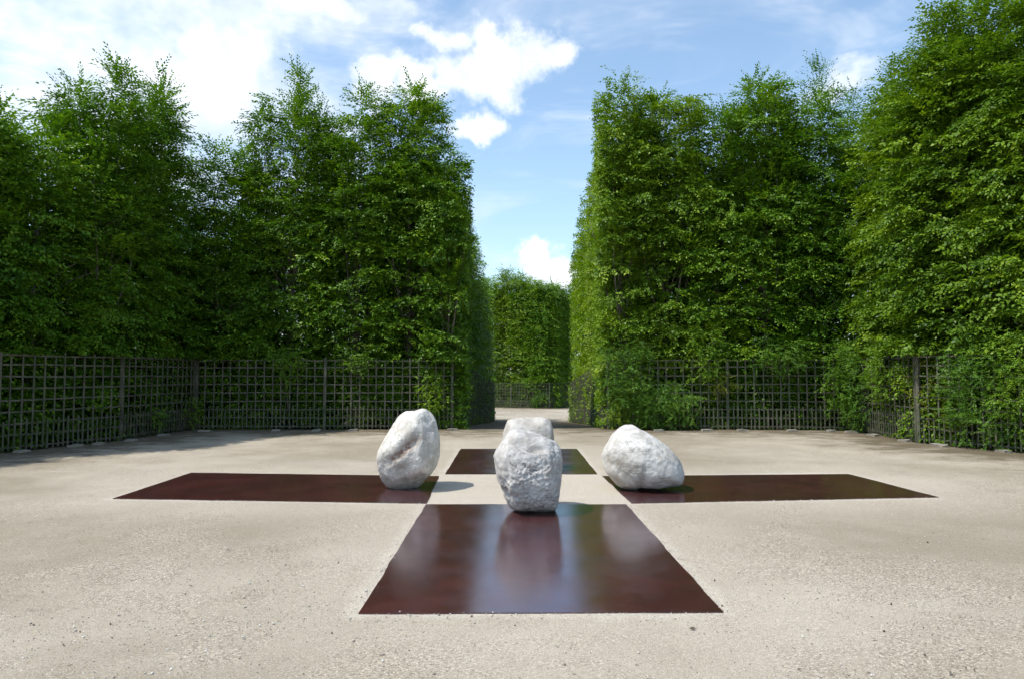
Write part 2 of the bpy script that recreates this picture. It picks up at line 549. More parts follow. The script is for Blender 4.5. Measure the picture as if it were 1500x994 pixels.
cube = np.array([(1, 0, 0), (0, 1, 0), (-1, 0, 0), (0, -1, 0), (0, 0, .75), (0, 0, -.6)], float)
ang = rng.uniform(0, 6.28, n)
V = cube[None] * sz[:, None, None] * rng.uniform(.6, 1.35, (n, 6, 1))
ca, sa = np.cos(ang)[:, None], np.sin(ang)[:, None]
Vx, Vy = V[..., 0] * ca - V[..., 1] * sa * .8, V[..., 0] * sa + V[..., 1] * ca * .8
V = np.stack([Vx + pts[:, 0:1], Vy + pts[:, 1:2], V[..., 2] + sz[:, None] * .2 + .004], -1)
tri = np.array([(0, 1, 4), (1, 2, 4), (2, 3, 4), (3, 0, 4), (1, 0, 5), (2, 1, 5), (3, 2, 5), (0, 3, 5)])
F = (tri[None] + (np.arange(n) * 6)[:, None, None]).reshape(-1, 3)
me = bpy.data.meshes.new('gravel_stones')
me.vertices.add(n * 6); me.vertices.foreach_set('co', V.astype(np.float32).ravel())
me.loops.add(F.size); me.loops.foreach_set('vertex_index', F.astype(np.int32).ravel())
me.polygons.add(len(F)); me.polygons.foreach_set('loop_start', np.arange(0, F.size, 3, dtype=np.int32))
a = me.attributes.new('tint', 'FLOAT', 'FACE')
tt = rng.random(n); a.data.foreach_set('value', np.repeat(tt, 8).astype(np.float32))
me.update()
tag(link_mesh('gravel_stones', me, pebm), 'loose pale and dark grit scattered over the gravel court', 'gravel', kind='stuff')

# fallen leaves and bits of bark, thickest along the fences
NL = 1150
lv, lt = [], []
r_ = np.random.default_rng(55)
while len(lv) < NL:
    if r_.random() < .955:
        nm_ = runs[int(r_.integers(0, 5)) if r_.random() < .5 else int(r_.integers(7, 12))]
        d_, n_ = seg_normal(nm_[1], nm_[2]); t_ = r_.random(); o_ = r_.exponential(.42) + .04
        x = nm_[1][0] + (nm_[2][0] - nm_[1][0]) * t_ + n_.x * o_; y = nm_[1][1] + (nm_[2][1] - nm_[1][1]) * t_ + n_.y * o_
    else:
        x, y = on_ground(r_.uniform(-40, 1540), 640 + 350 * r_.random() ** 1.3)
    if (abs(x - .22) < 1.26 and 4.6 < y < 14.55) or (abs(x - .22) < 5.35 and 8.35 < y < 11.15): continue
    a_, L_ = r_.uniform(0, 6.28), r_.uniform(.010, .024)
    z = ground_z(y) + .008
    u_ = np.array([math.cos(a_), math.sin(a_), r_.normal(0, .25)]) * L_
    w_ = np.array([-math.sin(a_), math.cos(a_), r_.normal(0, .3)]) * L_ * r_.uniform(.2, .55)
    c0 = np.array([x, y, z + .003])
    lv.append([c0 - u_, c0 + w_, c0 + u_, c0 - w_ + np.array([0, 0, .004])]); lt.append(r_.random() * .28)
tag(link_mesh('leaf_litter', quads_mesh('leaf_litter', np.array(lv), np.array(lt)), pebm), 'dry brown leaf litter strewn along the foot of the fences', 'leaf litter', kind='stuff')

# ------------------------------------------------------------------ steel plates
PLATES = [
    ('large dark red steel plate nearest the viewer with sky streaked across it', [(525, 899), (1060, 897), (917, 738.5), (624, 738.5)]),
    ('dark red steel plate reaching left under the tallest rounded boulder', [(165, 730), (280, 692), (643, 697), (625, 737)]),
    ('dark red steel plate reaching right under the sloping wedge boulder', [(925, 737), (1375, 728), (1243, 694), (882, 697)]),
    ('far small-looking dark steel plate under the flat topped boulder', [(652, 694), (875, 694), (845, 657), (675, 657)])]
PT = .008
for lab, cs in PLATES:
    c4 = [Vector((*on_ground(*p), 0)) for p in cs]
    cen = sum(c4, Vector()) / 4
    loop = []
    for i in range(4):
        A, B = c4[i], c4[(i + 1) % 4]
        m_ = int((B - A).length / .06)
        nn = Vector((-(B - A).y, (B - A).x, 0)).normalized()
        for k in range(m_):
            p = A.lerp(B, k / m_)
            s_ = math.sin(math.pi * k / m_)
            p = p + nn * (mnoise.noise(p * 2.3) * .012 + mnoise.noise(p * 9) * .006) * min(1, 3 * s_)
            loop.append(p - cen)
    nL = len(loop)
    ver = [(p.x, p.y, PT) for p in loop] + [(p.x * 1.0005, p.y * 1.0005, -.02) for p in loop]
    fac = [tuple(range(nL))] + [(i, i + nL, (i + 1) % nL + nL, (i + 1) % nL) for i in range(nL)]
    me = bpy.data.meshes.new('steel_plate')
    me.from_pydata(ver, [], fac)
    o = link_mesh('steel_plate', me, steel)
    o.location = cen
    tag(o, lab, 'steel plate', 'steel plates laid in a cross')


# ------------------------------------------------------------------ boulders
def boulder(outline, Y0, depth, mat, label, dents=(), seed=1, jitter=.035, rough=.012, crag=None, p=20, rings=((.62, .86), (1.0, .50)),
            tilt=0.0, extra=(), nsub=7, ncut=14, cut=(.87, .95)):
    rnd = random.Random(seed)
    pts = [at_depth(px, py, Y0) for px, py in outline]
    zs = [q[2] for q in pts]
    zmin, zmax = min(zs), max(zs)
    mp = lambda z: (z - zmin) * zmax / (zmax - zmin) if zmin < 0 else z - zmin
    P2 = [(q[0], mp(q[2])) for q in pts]
    cx = sum(q[0] for q in P2) / len(P2)
    cz = (max(q[1] for q in P2)) * .48
    top = max(q[1] for q in P2)
    cloud = []
    for (x, z) in P2:
        cloud.append((x - cx, rnd.uniform(-.06, .06) * depth, z - cz))
        for (dd, sh) in rings:
            for sg in (-1, 1):
                low = .74 + .26 * min(1, max(0, z) / (top * .22))
                j = lambda: rnd.uniform(-jitter, jitter)
                dep = sg * depth * dd * low * (1 + rnd.uniform(-.12, .12))
                cloud.append(((x - cx) * sh + j(), dep + tilt * (z - cz), (z - cz) * sh + j() + (0 if sh > .7 else -.02)))
    for (px, py, yy_) in extra:
        q = at_depth(px, py, Y0 + yy_)
        cloud.append((q[0] - cx, yy_, mp(q[2]) - cz))
    bm = bmesh.new()
    for c_ in cloud: bm.verts.new(c_)
    cuts = []
    for k in range(ncut):
        n_ = Vector((rnd.uniform(-1, 1), rnd.uniform(-1.3, .6), rnd.uniform(-.7, .8))).normalized()
        if abs(n_.y) < .35: n_.y = -.45; n_.normalize()
        d_ = max(n_.dot(Vector(q_)) for q_ in cloud) * rnd.uniform(*cut)
        cuts.append((n_.x, n_.y, n_.z, d_))
    r = bmesh.ops.convex_hull(bm, input=bm.verts)
    bm.normal_update()
    pl = []
    for f in bm.faces:
        n_ = f.normal.copy(); d_ = n_.dot(f.verts[0].co)
        if d_ < 0: n_, d_ = -n_, -d_
        if f.calc_area() > 1e-5: pl.append((n_.x, n_.y, n_.z, d_))
    bm.free()
    pl = np.array(pl + cuts)
    bm = bmesh.new()
    bmesh.ops.create_icosphere(bm, subdivisions=nsub, radius=1)
    dirs = np.array([v.co.normalized()[:] for v in bm.verts])
    q = np.maximum(dirs @ pl[:, :3].T, 0) / np.maximum(pl[:, 3], .02)
    rr = (q ** p).sum(1) ** (-1 / p)
    co = dirs * rr[:, None] * .99
    stain = np.zeros(len(co))
    for i, v in enumerate(bm.verts):
        c_ = Vector(co[i]); dv = Vector(dirs[i])
        s = Vector((seed * 3.1, seed * 1.7, 0))
        h = mnoise.fractal(c_ * 2.6 + s, .9, 2.1, 5) * .012
        h -= abs(mnoise.noise(c_ * 4.5 + s)) * .012
        h += mnoise.fractal(c_ * 13 + s, .9, 2.1, 4) * rough * .7
        h += abs(mnoise.fractal(c_ * 30 + s, .8, 2.1, 2)) * rough * .3
        if crag is not None:
            wgt = crag(c_, dv)
            if wgt > 0:
                cell = mnoise.voronoi(c_ * 17 + s)[0]
                h += wgt * ((cell[1] - cell[0]) * .016 + mnoise.fractal(c_ * 20 + s, .7, 2.1, 4) * .010 - .008)
        # what this point would project to, for the hollows listed with the outline
        for (dx_, dz_, ra, rb, ang_, dep, stn) in dents:
            if dv.y > .25: continue
            u_, w_ = c_.x - dx_, c_.z + cz - dz_
            ca_, sa_ = math.cos(ang_), math.sin(ang_)
            e = ((u_ * ca_ + w_ * sa_) / ra) ** 2 + ((-u_ * sa_ + w_ * ca_) / rb) ** 2
            e *= 1 + .7 * mnoise.noise(c_ * 7 + s)
            gss = math.exp(-e)
            h -= dep * gss
            stain[i] = min(1, stain[i] + stn * gss)
        c_ = c_ + dv * h
        v.co = (c_.x, c_.y, c_.z + cz)
    zz_ = sorted(v.co.z for v in bm.verts)
    lift = zz_[int(len(zz_) * .02)]
    for v in bm.verts: v.co.z = max(v.co.z - lift * (1 - v.co.z / top), -.004)
    me = bpy.data.meshes.new('boulder')
    bm.to_mesh(me); bm.free()
    me.polygons.foreach_set('use_smooth', [True] * len(me.polygons))
    a = me.attributes.new('stain', 'FLOAT', 'POINT'); a.data.foreach_set('value', stain.astype(np.float32))
    me.update()
    o = link_mesh('boulder', me, mat)
    o.location = (cx, Y0, PT - .004)
    tag(o, label, 'boulder', 'four pale boulders on the plates')
    return o


def zo(pts, ox, oy, s): return [(ox + x / s, oy + y / s) for x, y in pts]


out_l = zo([(480, 104), (540, 98), (610, 96), (660, 125), (695, 160), (740, 240), (755, 330), (772, 480), (766, 580), (745, 660), (715, 720), (650, 820), (560, 892),
            (440, 918), (300, 914), (205, 884), (170, 790), (150, 700), (136, 560), (158, 490), (210, 420), (280, 290), (340, 180), (420, 122)], 530, 580, 6.63)
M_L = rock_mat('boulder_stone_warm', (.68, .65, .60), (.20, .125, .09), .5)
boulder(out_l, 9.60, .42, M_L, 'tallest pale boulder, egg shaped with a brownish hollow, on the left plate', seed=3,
        dents=[(.05, .68, .19, .075, .62, .038, 1.2), (-.14, .52, .12, .05, .3, .018, .8), (.28, .68, .04, .16, .1, .02, .1), (.08, .16, .34, .10, .12, .045, .15),
               (-.06, .36, .12, .05, .4, .02, .5), (.02, 1.10, .14, .03, 0, .02, .1), (-.3, .16, .14, .08, .8, .02, .25)],
        rough=.011, p=44)

out_f = zo([(310, 186), (380, 198), (470, 238), (560, 268), (640, 298), (682, 360), (694, 470), (687, 600), (672, 700), (655, 830), (640, 882), (590, 890), (480, 896),
            (330, 888), (290, 880), (240, 850), (190, 760), (150, 660), (130, 520), (119, 420), (140, 360), (190, 280), (240, 215)], 700, 590, 5.52)
M_F = rock_mat('boulder_stone_grey', (.60, .58, .555), (.25, .23, .21), .9)
boulder(out_f, 8.02, .40, M_F, 'front boulder with a rough chiselled face and smooth bright shoulder', seed=8, jitter=.02, rough=.012, p=50, ncut=8, cut=(.94, .985),
        rings=((.75, .90), (1.0, .70)), crag=lambda c, d: max(0, min(1, (-d.y - .35) * 3)) * max(0, min(1, (.20 - c.z + c.x * .55) * 7)),
        dents=[(-.26, .46, .035, .17, -.1, .035, .0), (.10, .75, .12, .035, .1, .03, .1), (-.27, .26, .16, .05, -.1, .03, .0)],
        extra=[(762, 668, -.41), (806, 662, -.38), (812, 735, -.34), (752, 735, -.34)])

out_r = zo([(400, 158), (500, 153), (560, 198), (640, 238), (850, 338), (950, 398), (1012, 490), (1092, 600), (1123, 740), (1113, 822), (900, 870), (700, 878), (480, 892),
            (330, 842), (230, 730), (160, 620), (133, 520), (158, 430), (215, 372), (250, 280), (330, 190)], 860, 600, 7.64)
M_R = rock_mat('boulder_stone_cool', (.64, .62, .585), (.20, .17, .13), .5)
boulder(out_r, 9.50, .45, M_R, 'low wedge boulder sloping down to the right on the right plate', seed=12, jitter=.03, rough=.008, p=44,
        dents=[(-.30, .40, .24, .10, -.35, .02, .5), (-.10, .56, .06, .16, .15, .014, .18), (.30, .32, .16, .12, .7, .022, .2), (.25, .02, .34, .055, 0, .06, .2),
               (-.02, .18, .05, .22, .1, .02, .35)])

out_b = [(742, 614), (752, 610.5), (776, 609.5), (800, 610.5), (809, 617), (812, 632), (814, 655), (812, 676), (800, 689), (775, 694), (750, 691), (737, 680), (734, 655), (735, 636), (738, 624)]
M_B = rock_mat('boulder_stone_pale', (.57, .545, .505), (.22, .19, .16), .5)
boulder(out_b, 11.55, .42, M_B, 'flat topped boulder half hidden behind the front one', seed=21, jitter=.02, rough=.010, p=54, ncut=6, cut=(.93, .98),
        rings=((.8, .92), (1.0, .82)), dents=[(-.02, .78, .16, .06, .3, .03, .25)])


# ------------------------------------------------------------------ fences
def fence(A, B, label, panels, name='trellis_fence', H=2.0, step=.235, coarse=False, first_post=True, last_post=True):
    d, n = seg_normal(A, B)
    L = math.hypot(B[0] - A[0], B[1] - A[1])
    base = Vector((A[0], A[1], ground_z(A[1])))
    root = empty(name, base)
    tag(root, label, 'fence', 'wooden trellis fences')
    P = lambda u, z, off=0.0: Vector((A[0] + d.x * u + n.x * off, A[1] + d.y * u + n.y * off, ground_z(A[1] + d.y * u) + z)) - base
    rr = random.Random(hash(label) % 1000 if False else len(label) + int(L * 10))
    us = np.linspace(0, L, panels + 1)
    for i, u in enumerate(us):
        if (i == 0 and not first_post) or (i == panels and not last_post): continue
        m = MB()
        le = rr.uniform(-.012, .012)
        uu = min(max(u, .04), L - .04)
        m.bar(P(uu, -.05), P(uu + le, H + rr.uniform(.0, .06)), .075, .07, d)
        m.build('post', slat, root)
    for i in range(panels):
        u0, u1 = us[i] + .04, us[i + 1] - .04
        mv, mh = MB(), MB()
        cnt = max(2, int(round((u1 - u0) / step)))
        for k in range(1, cnt * 2):
            u = u0 + (u1 - u0) * k / (cnt * 2) + rr.uniform(-.010, .010)
            j1, j2 = rr.uniform(-.012, .012), rr.uniform(-.008, .008)
            if k % 2 == 0: mh.bar(P(u, rr.uniform(.02, .05), .020), P(u + j1, H + rr.uniform(-.05, .05), .020), rr.uniform(.028, .040), .014, d)
            else: mv.bar(P(u, rr.uniform(.02, .05), .020), P(u + j2, .64 + rr.uniform(-.05, .06), .020), rr.uniform(.030, .040), .014, d)
        zs_ = [.10, .34, .57, .81, 1.05, 1.29, 1.53, 1.77, H - .03]
        for z in zs_:
            cuts = np.linspace(us[i], us[i + 1], max(2, int((us[i + 1] - us[i]) / .8) + 1))
            off = [rr.uniform(-.011, .011) for _ in cuts]
            for a_, b_, o1, o2 in zip(cuts[:-1], cuts[1:], off[:-1], off[1:]):
                mh.bar(P(a_, z + o1, .001), P(b_, z + o2, .001), rr.uniform(.030, .039), .016, (0, 0, 1))
        mh.build('lattice', slat, root)
        mv.build('picket_row', slat, root)
    return root


fence(WL0, WL1, 'trellis fence leaving the photo at its far left edge', 2)
fence(WL1, WL2, 'shaded trellis fence section at the far left, nearest the viewer on that side', 1, last_post=False)
fence(WL2, CL, 'shaded trellis fence section running back to the left inner corner', 1)
fence(CL, AL, 'trellis fence across the back of the court left of the avenue', 2)
fence(AL, AL2, 'trellis fence along the left shaded side of the avenue', 5, first_post=False)
fence(AR2, AR, 'trellis fence along the right side of the avenue', 5, last_post=False)
fence(AR, CR, 'overgrown trellis fence across the back right of the avenue', 2)
fence(CR, WR2, 'overgrown trellis fence coming forward from the right inner corner', 1, first_post=False)
fence(WR2, WR1, 'sunlit trellis fence at the far right with yellowing leaves behind', 1, last_post=False)
fence(WR1, WR0, 'trellis fence leaving the photo at its far right edge', 2)
fence(F0, F1, 'distant trellis fence closing the end of the avenue', 4)
fence(F1, F2, 'distant darker trellis fence turning away behind the right avenue hedge', 2, first_post=False)

# stone footing blocks under the laths
blk = [(32, 661), (110, 653), (145, 650), (192, 645), (240, 637), (300, 631), (405, 630), (464, 630), (517, 630), (663, 629), (965, 630), (1036, 630), (1088, 630), (1160, 630.5), (1217, 631), (1247, 632.5),
       (1279, 637), (1325, 645), (1376, 652), (1470, 661)]
desc = ['far left of the photo', 'shaded left fence', 'shaded left fence', 'post of the left fence', 'left fence near its inner corner', 'left inner corner', 'back left fence',
        'post of the back left fence', 'back left fence', 'corner post left of the avenue', 'leafy bush right of the avenue', 'back right fence', 'back right fence', 'back right fence', 'back right fence',
        'right inner corner', 'right fence beyond its tall post', 'right fence beyond its tall post', 'tall post of the right fence', 'far right of the photo']
ordn = ['outermost footing block at the', 'darker footing block midway along the', 'half buried footing block along the', 'flat footing block right by the', 'thin footing block under the', 'footing block in the', 'small footing block at the left part of the',
        'footing block left of the', 'footing block behind the tallest boulder under the', 'pale footing block at the', 'footing block just right of the', 'widest footing block under the', 'footing block at the post of the', 'pale footing block at the middle of the', 'rightmost footing block of the',
        'footing block in the', 'narrow footing block under the', 'low footing block under the', 'bright long footing block before the', 'grey footing block at the']
for i, (px, py) in enumerate(blk):
    x, y = on_ground(px, py + .6)
    wdt = random.uniform(.20, .34) * (1.3 if i in (11, 18) else 1)
    bm = bmesh.new()
    bmesh.ops.create_cube(bm, size=1)
    bmesh.ops.subdivide_edges(bm, edges=bm.edges[:], cuts=4, use_grid_fill=True)
    for v in bm.verts:
        c_ = v.co.copy()
        v.co = (c_.x * wdt, c_.y * .16, c_.z * .09)
        nn = mnoise.noise_vector(v.co * 9 + Vector((i * 4.1, 0, 0)))
        v.co += nn * .014
        if abs(c_.x) > .45: v.co.z *= .8
    me = bpy.data.meshes.new('footing_block'); bm.to_mesh(me); bm.free()
    o = link_mesh('footing_block', me, kerb)
    ang_ = 0 if 285 < px < 1250 else (math.atan2(CL[1] - WL1[1], CL[0] - WL1[0]) if px < 285 else math.atan2(WR1[1] - CR[1], WR1[0] - CR[0]))
    o.location = (x, y, .006); o.rotation_euler = (R(random.uniform(-4, 4)), R(random.uniform(-3, 3)), ang_ + R(random.uniform(-6, 6)))
    tag(o, ordn[i] + ' ' + desc[i], 'stone block', 'stone footing blocks under the fences')


# ------------------------------------------------------------------ leaves
def spray_template(seed, n=13):
    """a flat twig with alternate leaves along +X, normal +Z, length about .42 m"""
    r = np.random.default_rng(seed)
    Q = []
    for i in range(n):
        t = (i + .6) / n
        x = .40 * t
        side = 1 if i % 2 else -1
        ang = side * R(r.uniform(38, 68)) * (1 - .55 * t)
        ln = r.uniform(.062, .092) * (1 - .25 * t)
        wd = ln * r.uniform(.52, .64)
        base = np.array([x, side * .004, -.10 * t * t + r.normal(0, .012)])
        f = np.array([math.cos(ang), math.sin(ang), r.normal(-.30, .28)]); f /= np.linalg.norm(f)
        up = np.array([r.normal(0, .35), r.normal(0, .35), 1.0])
        s = np.cross(up, f); s /= np.linalg.norm(s)
        nrm = np.cross(f, s)
        Q.append([base, base + f * ln * .45 + s * wd / 2 + nrm * wd * .10, base + f * ln - nrm * .006, base + f * ln * .45 - s * wd / 2 + nrm * wd * .10])
    return np.array(Q)


TPL = [spray_template(100 + i) for i in range(8)]
TPL_S = [t[::2] for t in TPL]


def place_sprays(pos, fwd, up, scale, tint, small=False, rg=rng):
    """pos,fwd,up (m,3) -> quads, tints"""
    f = fwd / np.linalg.norm(fwd, axis=1, keepdims=True)
    s = np.cross(up, f); s /= np.linalg.norm(s, axis=1, keepdims=True) + 1e-9
    u = np.cross(f, s)
    tp = TPL_S if small else TPL
    which = rg.integers(0, len(tp), len(pos))
    VV, TT = [], []
    for k, t in enumerate(tp):
        m = which == k
        if not m.any(): continue
        Rm = np.stack([f[m], s[m], u[m]], 1)            # rows
        q = np.einsum('lvi,mij->mlvj', t, Rm) * scale[m][:, None, None, None] + pos[m][:, None, None, :]
        tn = tint[m][:, None] + rg.normal(0, .10, (m.sum(), t.shape[0]))
        VV.append(q.reshape(-1, 4, 3)); TT.append(tn.reshape(-1))
    return np.concatenate(VV), np.clip(np.concatenate(TT), 0, 1)


def vnoise(p, s, off=0.0):
    """cheap smooth 3-D value field from sines, range about -1..1"""
    x, y, z = p[:, 0] * s + off, p[:, 1] * s + off * 1.3, p[:, 2] * s - off
    return (np.sin(x * 1.7 + np.sin(y * 1.3 + off)) + np.sin(y * 1.9 + np.sin(z * 1.1)) + np.sin(z * 2.1 + np.sin(x * 1.5)) + np.sin((x + y + z) * 1.1)) / 4


def crown(w_, dp, H, zlo=.15, zc=.58, face_d=4.6, inner_d=1.2, leaders=5, seed=0, ks=13, sides=(True, True), back=True, leaf=1.5, bulge=.2,
          tbase=.42, hole=.5, top_loose=1.0, small=False, tipw=1.0, core=34, fz=2.0, fin=.16, dome=2.3, clip=.42, clipside=.5, lowd=14, lowclip=.09):
    """crown of a wall-trained tree in its own frame: x along the wall, -y towards the court, z up; face at y=-dp/2"""
    r = np.random.default_rng(seed)
    Hc = H * zc                                # clipped height
    cl_p, cl_n, cl_s, cl_t = [], [], [], []
    # face clusters
    nf = int(face_d * w_ * Hc)
    p = np.stack([r.uniform(-w_ / 2, w_ / 2, nf), -dp / 2 + r.exponential(.22, nf) - .05, r.uniform(zlo, Hc, nf)], 1)
    p[:, 1] += vnoise(p * np.array([1, 0, 1]), 1.1, seed) * bulge + np.where(p[:, 2] < fz, fin, -.08)
    cl_p.append(p); cl_n.append(np.tile([0, -1, 0], (nf, 1)))
    n_ = int(lowd * w_)
    p = np.stack([r.uniform(-w_ / 2, w_ / 2, n_), -dp / 2 + fin + r.exponential(.12, n_), r.uniform(zlo, fz + .2, n_)], 1)
    cl_p.append(p); cl_n.append(np.tile([0, -1, 0], (n_, 1)))
    for sd, on in zip((-1, 1), sides):
        if on:
            n_ = int(face_d * .9 * dp * Hc)
            p = np.stack([sd * (w_ / 2 - .12 - r.exponential(.2, n_)), r.uniform(-dp / 2, dp / 2, n_), r.uniform(zlo, Hc, n_)], 1)
            cl_p.append(p); cl_n.append(np.tile([sd, 0, 0], (n_, 1)))
    if back:
        n_ = int(face_d * .12 * w_ * Hc)
        p = np.stack([r.uniform(-w_ / 2, w_ / 2, n_), dp / 2 - r.exponential(.2, n_), r.uniform(zlo, Hc, n_)], 1)
        cl_p.append(p); cl_n.append(np.tile([0, 1, 0], (n_, 1)))
    n_ = int(inner_d * w_ * dp * Hc)
    p = np.stack([r.uniform(-w_ / 2, w_ / 2, n_), r.uniform(-dp / 2 + .2, dp / 2, n_), r.uniform(zlo, Hc, n_)], 1)
    cl_p.append(p); cl_n.append(np.stack([r.normal(0, .6, n_), -np.ones(n_), np.zeros(n_)], 1))
    # upper crown: shrinking dome
    n_ = int(face_d * 1.15 * (w_ + dp) * (H - Hc) * top_loose)
    t = r.random(n_) ** 1.15 * .80
    a = r.uniform(0, 2 * np.pi, n_)
    rad = (1 - t ** dome) * (1 - .30 * r.random(n_) ** 2) * (1 + .22 * np.sin(a * 3 + seed) + .12 * np.sin(a * 5 + seed * 2))
    p = np.stack([np.cos(a) * rad * w_ * .52, np.sin(a) * rad * dp * .5, Hc + (H - Hc) * t], 1)
    cl_p.append(p); cl_n.append(np.stack([np.cos(a), np.sin(a), .35 + 0 * a], 1))
    P_, Nn = np.concatenate(cl_p), np.concatenate(cl_n).astype(float)
    # gaps
    g_ = vnoise(P_, 1.35, seed * .7) + .4 * vnoise(P_, 3.1, seed)
    keep = (g_ > -hole - .25 * r.random(len(P_)))
    P_, Nn = P_[keep], Nn[keep]
    m = len(P_)
    ct = tbase + .16 * vnoise(P_, .8, seed + 3) + r.normal(0, .15, m)
    # sprays: each cluster is a drooping shelf whose twigs fan outwards
    K = ks
    Nn = Nn / (np.linalg.norm(Nn, axis=1, keepdims=True) + 1e-9)
    Nn[:, 2] += r.normal(-.05, .22, m)
    Nn[:, 0] += r.normal(0, .35, m); Nn[:, 1] += r.normal(0, .25, m)
    size = np.repeat(r.uniform(.65, 1.35, m), K)
    nn = np.repeat(Nn, K, 0)
    tg = np.stack([-nn[:, 1], nn[:, 0], 0 * nn[:, 0]], 1)
    tg /= np.linalg.norm(tg, axis=1, keepdims=True) + 1e-9
    oa, oo, oz = r.normal(0, .23, m * K) * size, r.normal(0, .15, m * K) * size, r.normal(0, .045, m * K) * size
    pos = np.repeat(P_, K, 0) + tg * oa[:, None] + nn * oo[:, None]
    pos[:, 2] += oz - .30 * oo - .8 * oa ** 2
    tint = np.repeat(ct, K) + r.normal(0, .05, m * K)
    fw = nn + tg * (oa * 2.6 + r.normal(0, .38, m * K))[:, None]
    fw[:, 2] += r.uniform(-.42, .10, m * K)
    upn = np.repeat(np.stack([r.normal(0, .22, m), r.normal(0, .22, m), np.ones(m)], 1) + Nn * r.uniform(.1, .75, (m, 1)), K, 0)
    up = upn + r.normal(0, .16, upn.shape)
    sc = r.uniform(.65, 1.10, m * K) * leaf
    A = [place_sprays(pos, fw, up, sc, tint, small, r)]
    # inner foliage, coarse and sheltered, plus the lower part of the dome
    zt = Hc + (H - Hc) * .35
    nc = int(core * w_ * (dp - .75) * zt)
    cp = np.stack([r.uniform(-.5, .5, nc) * w_, r.uniform(-dp / 2 + .75, dp / 2, nc), r.uniform(.1, zt, nc)], 1)
    kk = (cp[:, 2] < Hc) | ((cp[:, 0] / w_ * 2) ** 2 + (cp[:, 1] / dp * 2) ** 2 < .7)
    cp = cp[kk]; nc = len(cp)
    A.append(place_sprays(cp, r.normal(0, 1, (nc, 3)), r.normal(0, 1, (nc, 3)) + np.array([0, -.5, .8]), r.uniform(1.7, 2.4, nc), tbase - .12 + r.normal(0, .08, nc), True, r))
    # leaders: upright shoots whose sides carry short ascending sprays
    lead = []
    for i in range(leaders):
        u = (i + .5 + r.uniform(-.35, .35)) / leaders - .5
        x0, y0 = u * w_ * .85, r.uniform(-.3, .3) * dp
        top = H * (1 - .22 * r.random() - .32 * (2 * abs(u)) ** 2 * .6) + (H * .05 if i == leaders // 2 else 0)
        top = min(top, H) - .3
        if i == leaders // 2: top = H - .3
        z0 = H * .45
        lx, ly = r.normal(0, .14) + u * .6, r.normal(0, .12)
        n_ = int((top - z0) * 58 * tipw * leaf ** -1)
        t = r.random(n_)
        z = z0 + (top - z0) * t
        rad = (.62 * (1 - t) ** .75 + .07) * tipw
        a = r.uniform(0, 2 * np.pi, n_)
        rr_ = rad * r.random(n_) ** .6
        c = np.stack([x0 + lx * t + np.cos(a) * rr_, y0 + ly * t + np.sin(a) * rr_, z], 1)
        f = np.stack([np.cos(a) * .8, np.sin(a) * .8, r.uniform(-.15, .9, n_) + .6 * t], 1)
        upv = np.stack([-np.cos(a) * .5 + r.normal(0, .4, n_), -np.sin(a) * .5 + r.normal(0, .4, n_), np.ones(n_)], 1)
        tn = tbase + .06 + r.normal(0, .12, n_)
        Ks = 2
        c, f, upv, tn = [np.repeat(q_, Ks, 0) for q_ in (c, f, upv, tn)]
        c = c + r.normal(0, .09, c.shape); f = f + r.normal(0, .35, f.shape)
        A.append(place_sprays(c, f, upv, r.uniform(.6, 1.08, len(c)) * leaf, tn, small, r))
        lead.append((x0, y0, lx, ly, z0, top))
    V = np.concatenate([q_[0] for q_ in A]); T = np.concatenate([q_[1] for q_ in A])
    cen = V.mean(1)
    jit = r.normal(0, .045, len(cen)) + .05 * vnoise(cen, 2.5, seed)
    cl_ = np.where(cen[:, 2] < fz, lowclip, clip)
    k_ = (cen[:, 1] > -dp / 2 - cl_ - jit) & (np.abs(cen[:, 0]) < w_ / 2 + clipside + jit)
    V, T = V[k_], T[k_]
    return V, T, lead


LEAVES = 0


def tree(name, x, y, rz, label, mat, group, H, w_=2.4, dp=2.2, trunk=True, **kw):
    """H is measured above the court; rz turns the tree's -y side to the court"""
    global LEAVES
    z0 = ground_z(y)
    V, T, lead = crown(w_, dp, H - z0, **kw)
    root = empty(name, (x, y, z0), rz)
    tag(root, label, 'tree', group)
    me = quads_mesh('crown', V, T)
    LEAVES += len(V)
    link_mesh('crown', me, mat, root)
    if trunk:
        r = random.Random(kw.get('seed', 0))
        m = MB()
        hh = H - z0
        m.tube([(0, 0, -.05), (.03, .02, hh * .2), (-.02, .04, hh * .45), (.02, 0, hh * .62)], [.13, .10, .08, .055], 9)
        for (x0, y0, lx, ly, zb, top) in lead:
            m.tube([(0, 0, hh * .18 + r.random() * hh * .15), (x0 * .55, y0 * .6, zb * .75), (x0, y0, zb), (x0 + lx * .5, y0 + ly * .5, (zb + top) / 2), (x0 + lx, y0 + ly, top - .1)],
                   [.045, .034, .024, .014, .003], 6)
            for k in range(7):
                t = r.uniform(.0, .8); a = r.uniform(0, 6.28); l = .75 * (1 - t) + .12
                p0 = Vector((x0 + lx * t, y0 + ly * t, zb + (top - zb) * t))
                m.tube([p0, p0 + Vector((math.cos(a) * l * .6, math.sin(a) * l * .6, l * .35)), p0 + Vector((math.cos(a) * l, math.sin(a) * l, l * .5))], [.008, .005, .002], 4)
        for k in range(12):           # limbs reaching the clipped face
            z = r.uniform(.5, hh * .6); xx = r.uniform(-.48, .48) * w_
            m.tube([(0, 0, z * .8), (xx * .5, -dp * .25, z * .95), (xx, -dp * .5 + .08, z + .1)], [.018, .012, .004], 5)
        m.build('trunk', bark, root, smooth=True)
    return root


def face_rz(nrm):        # rotation that turns local -y onto nrm
    return math.atan2(nrm.y, nrm.x) + math.pi / 2


def top_h(px, py, Y):
    return at_depth(px, py, Y)[2]


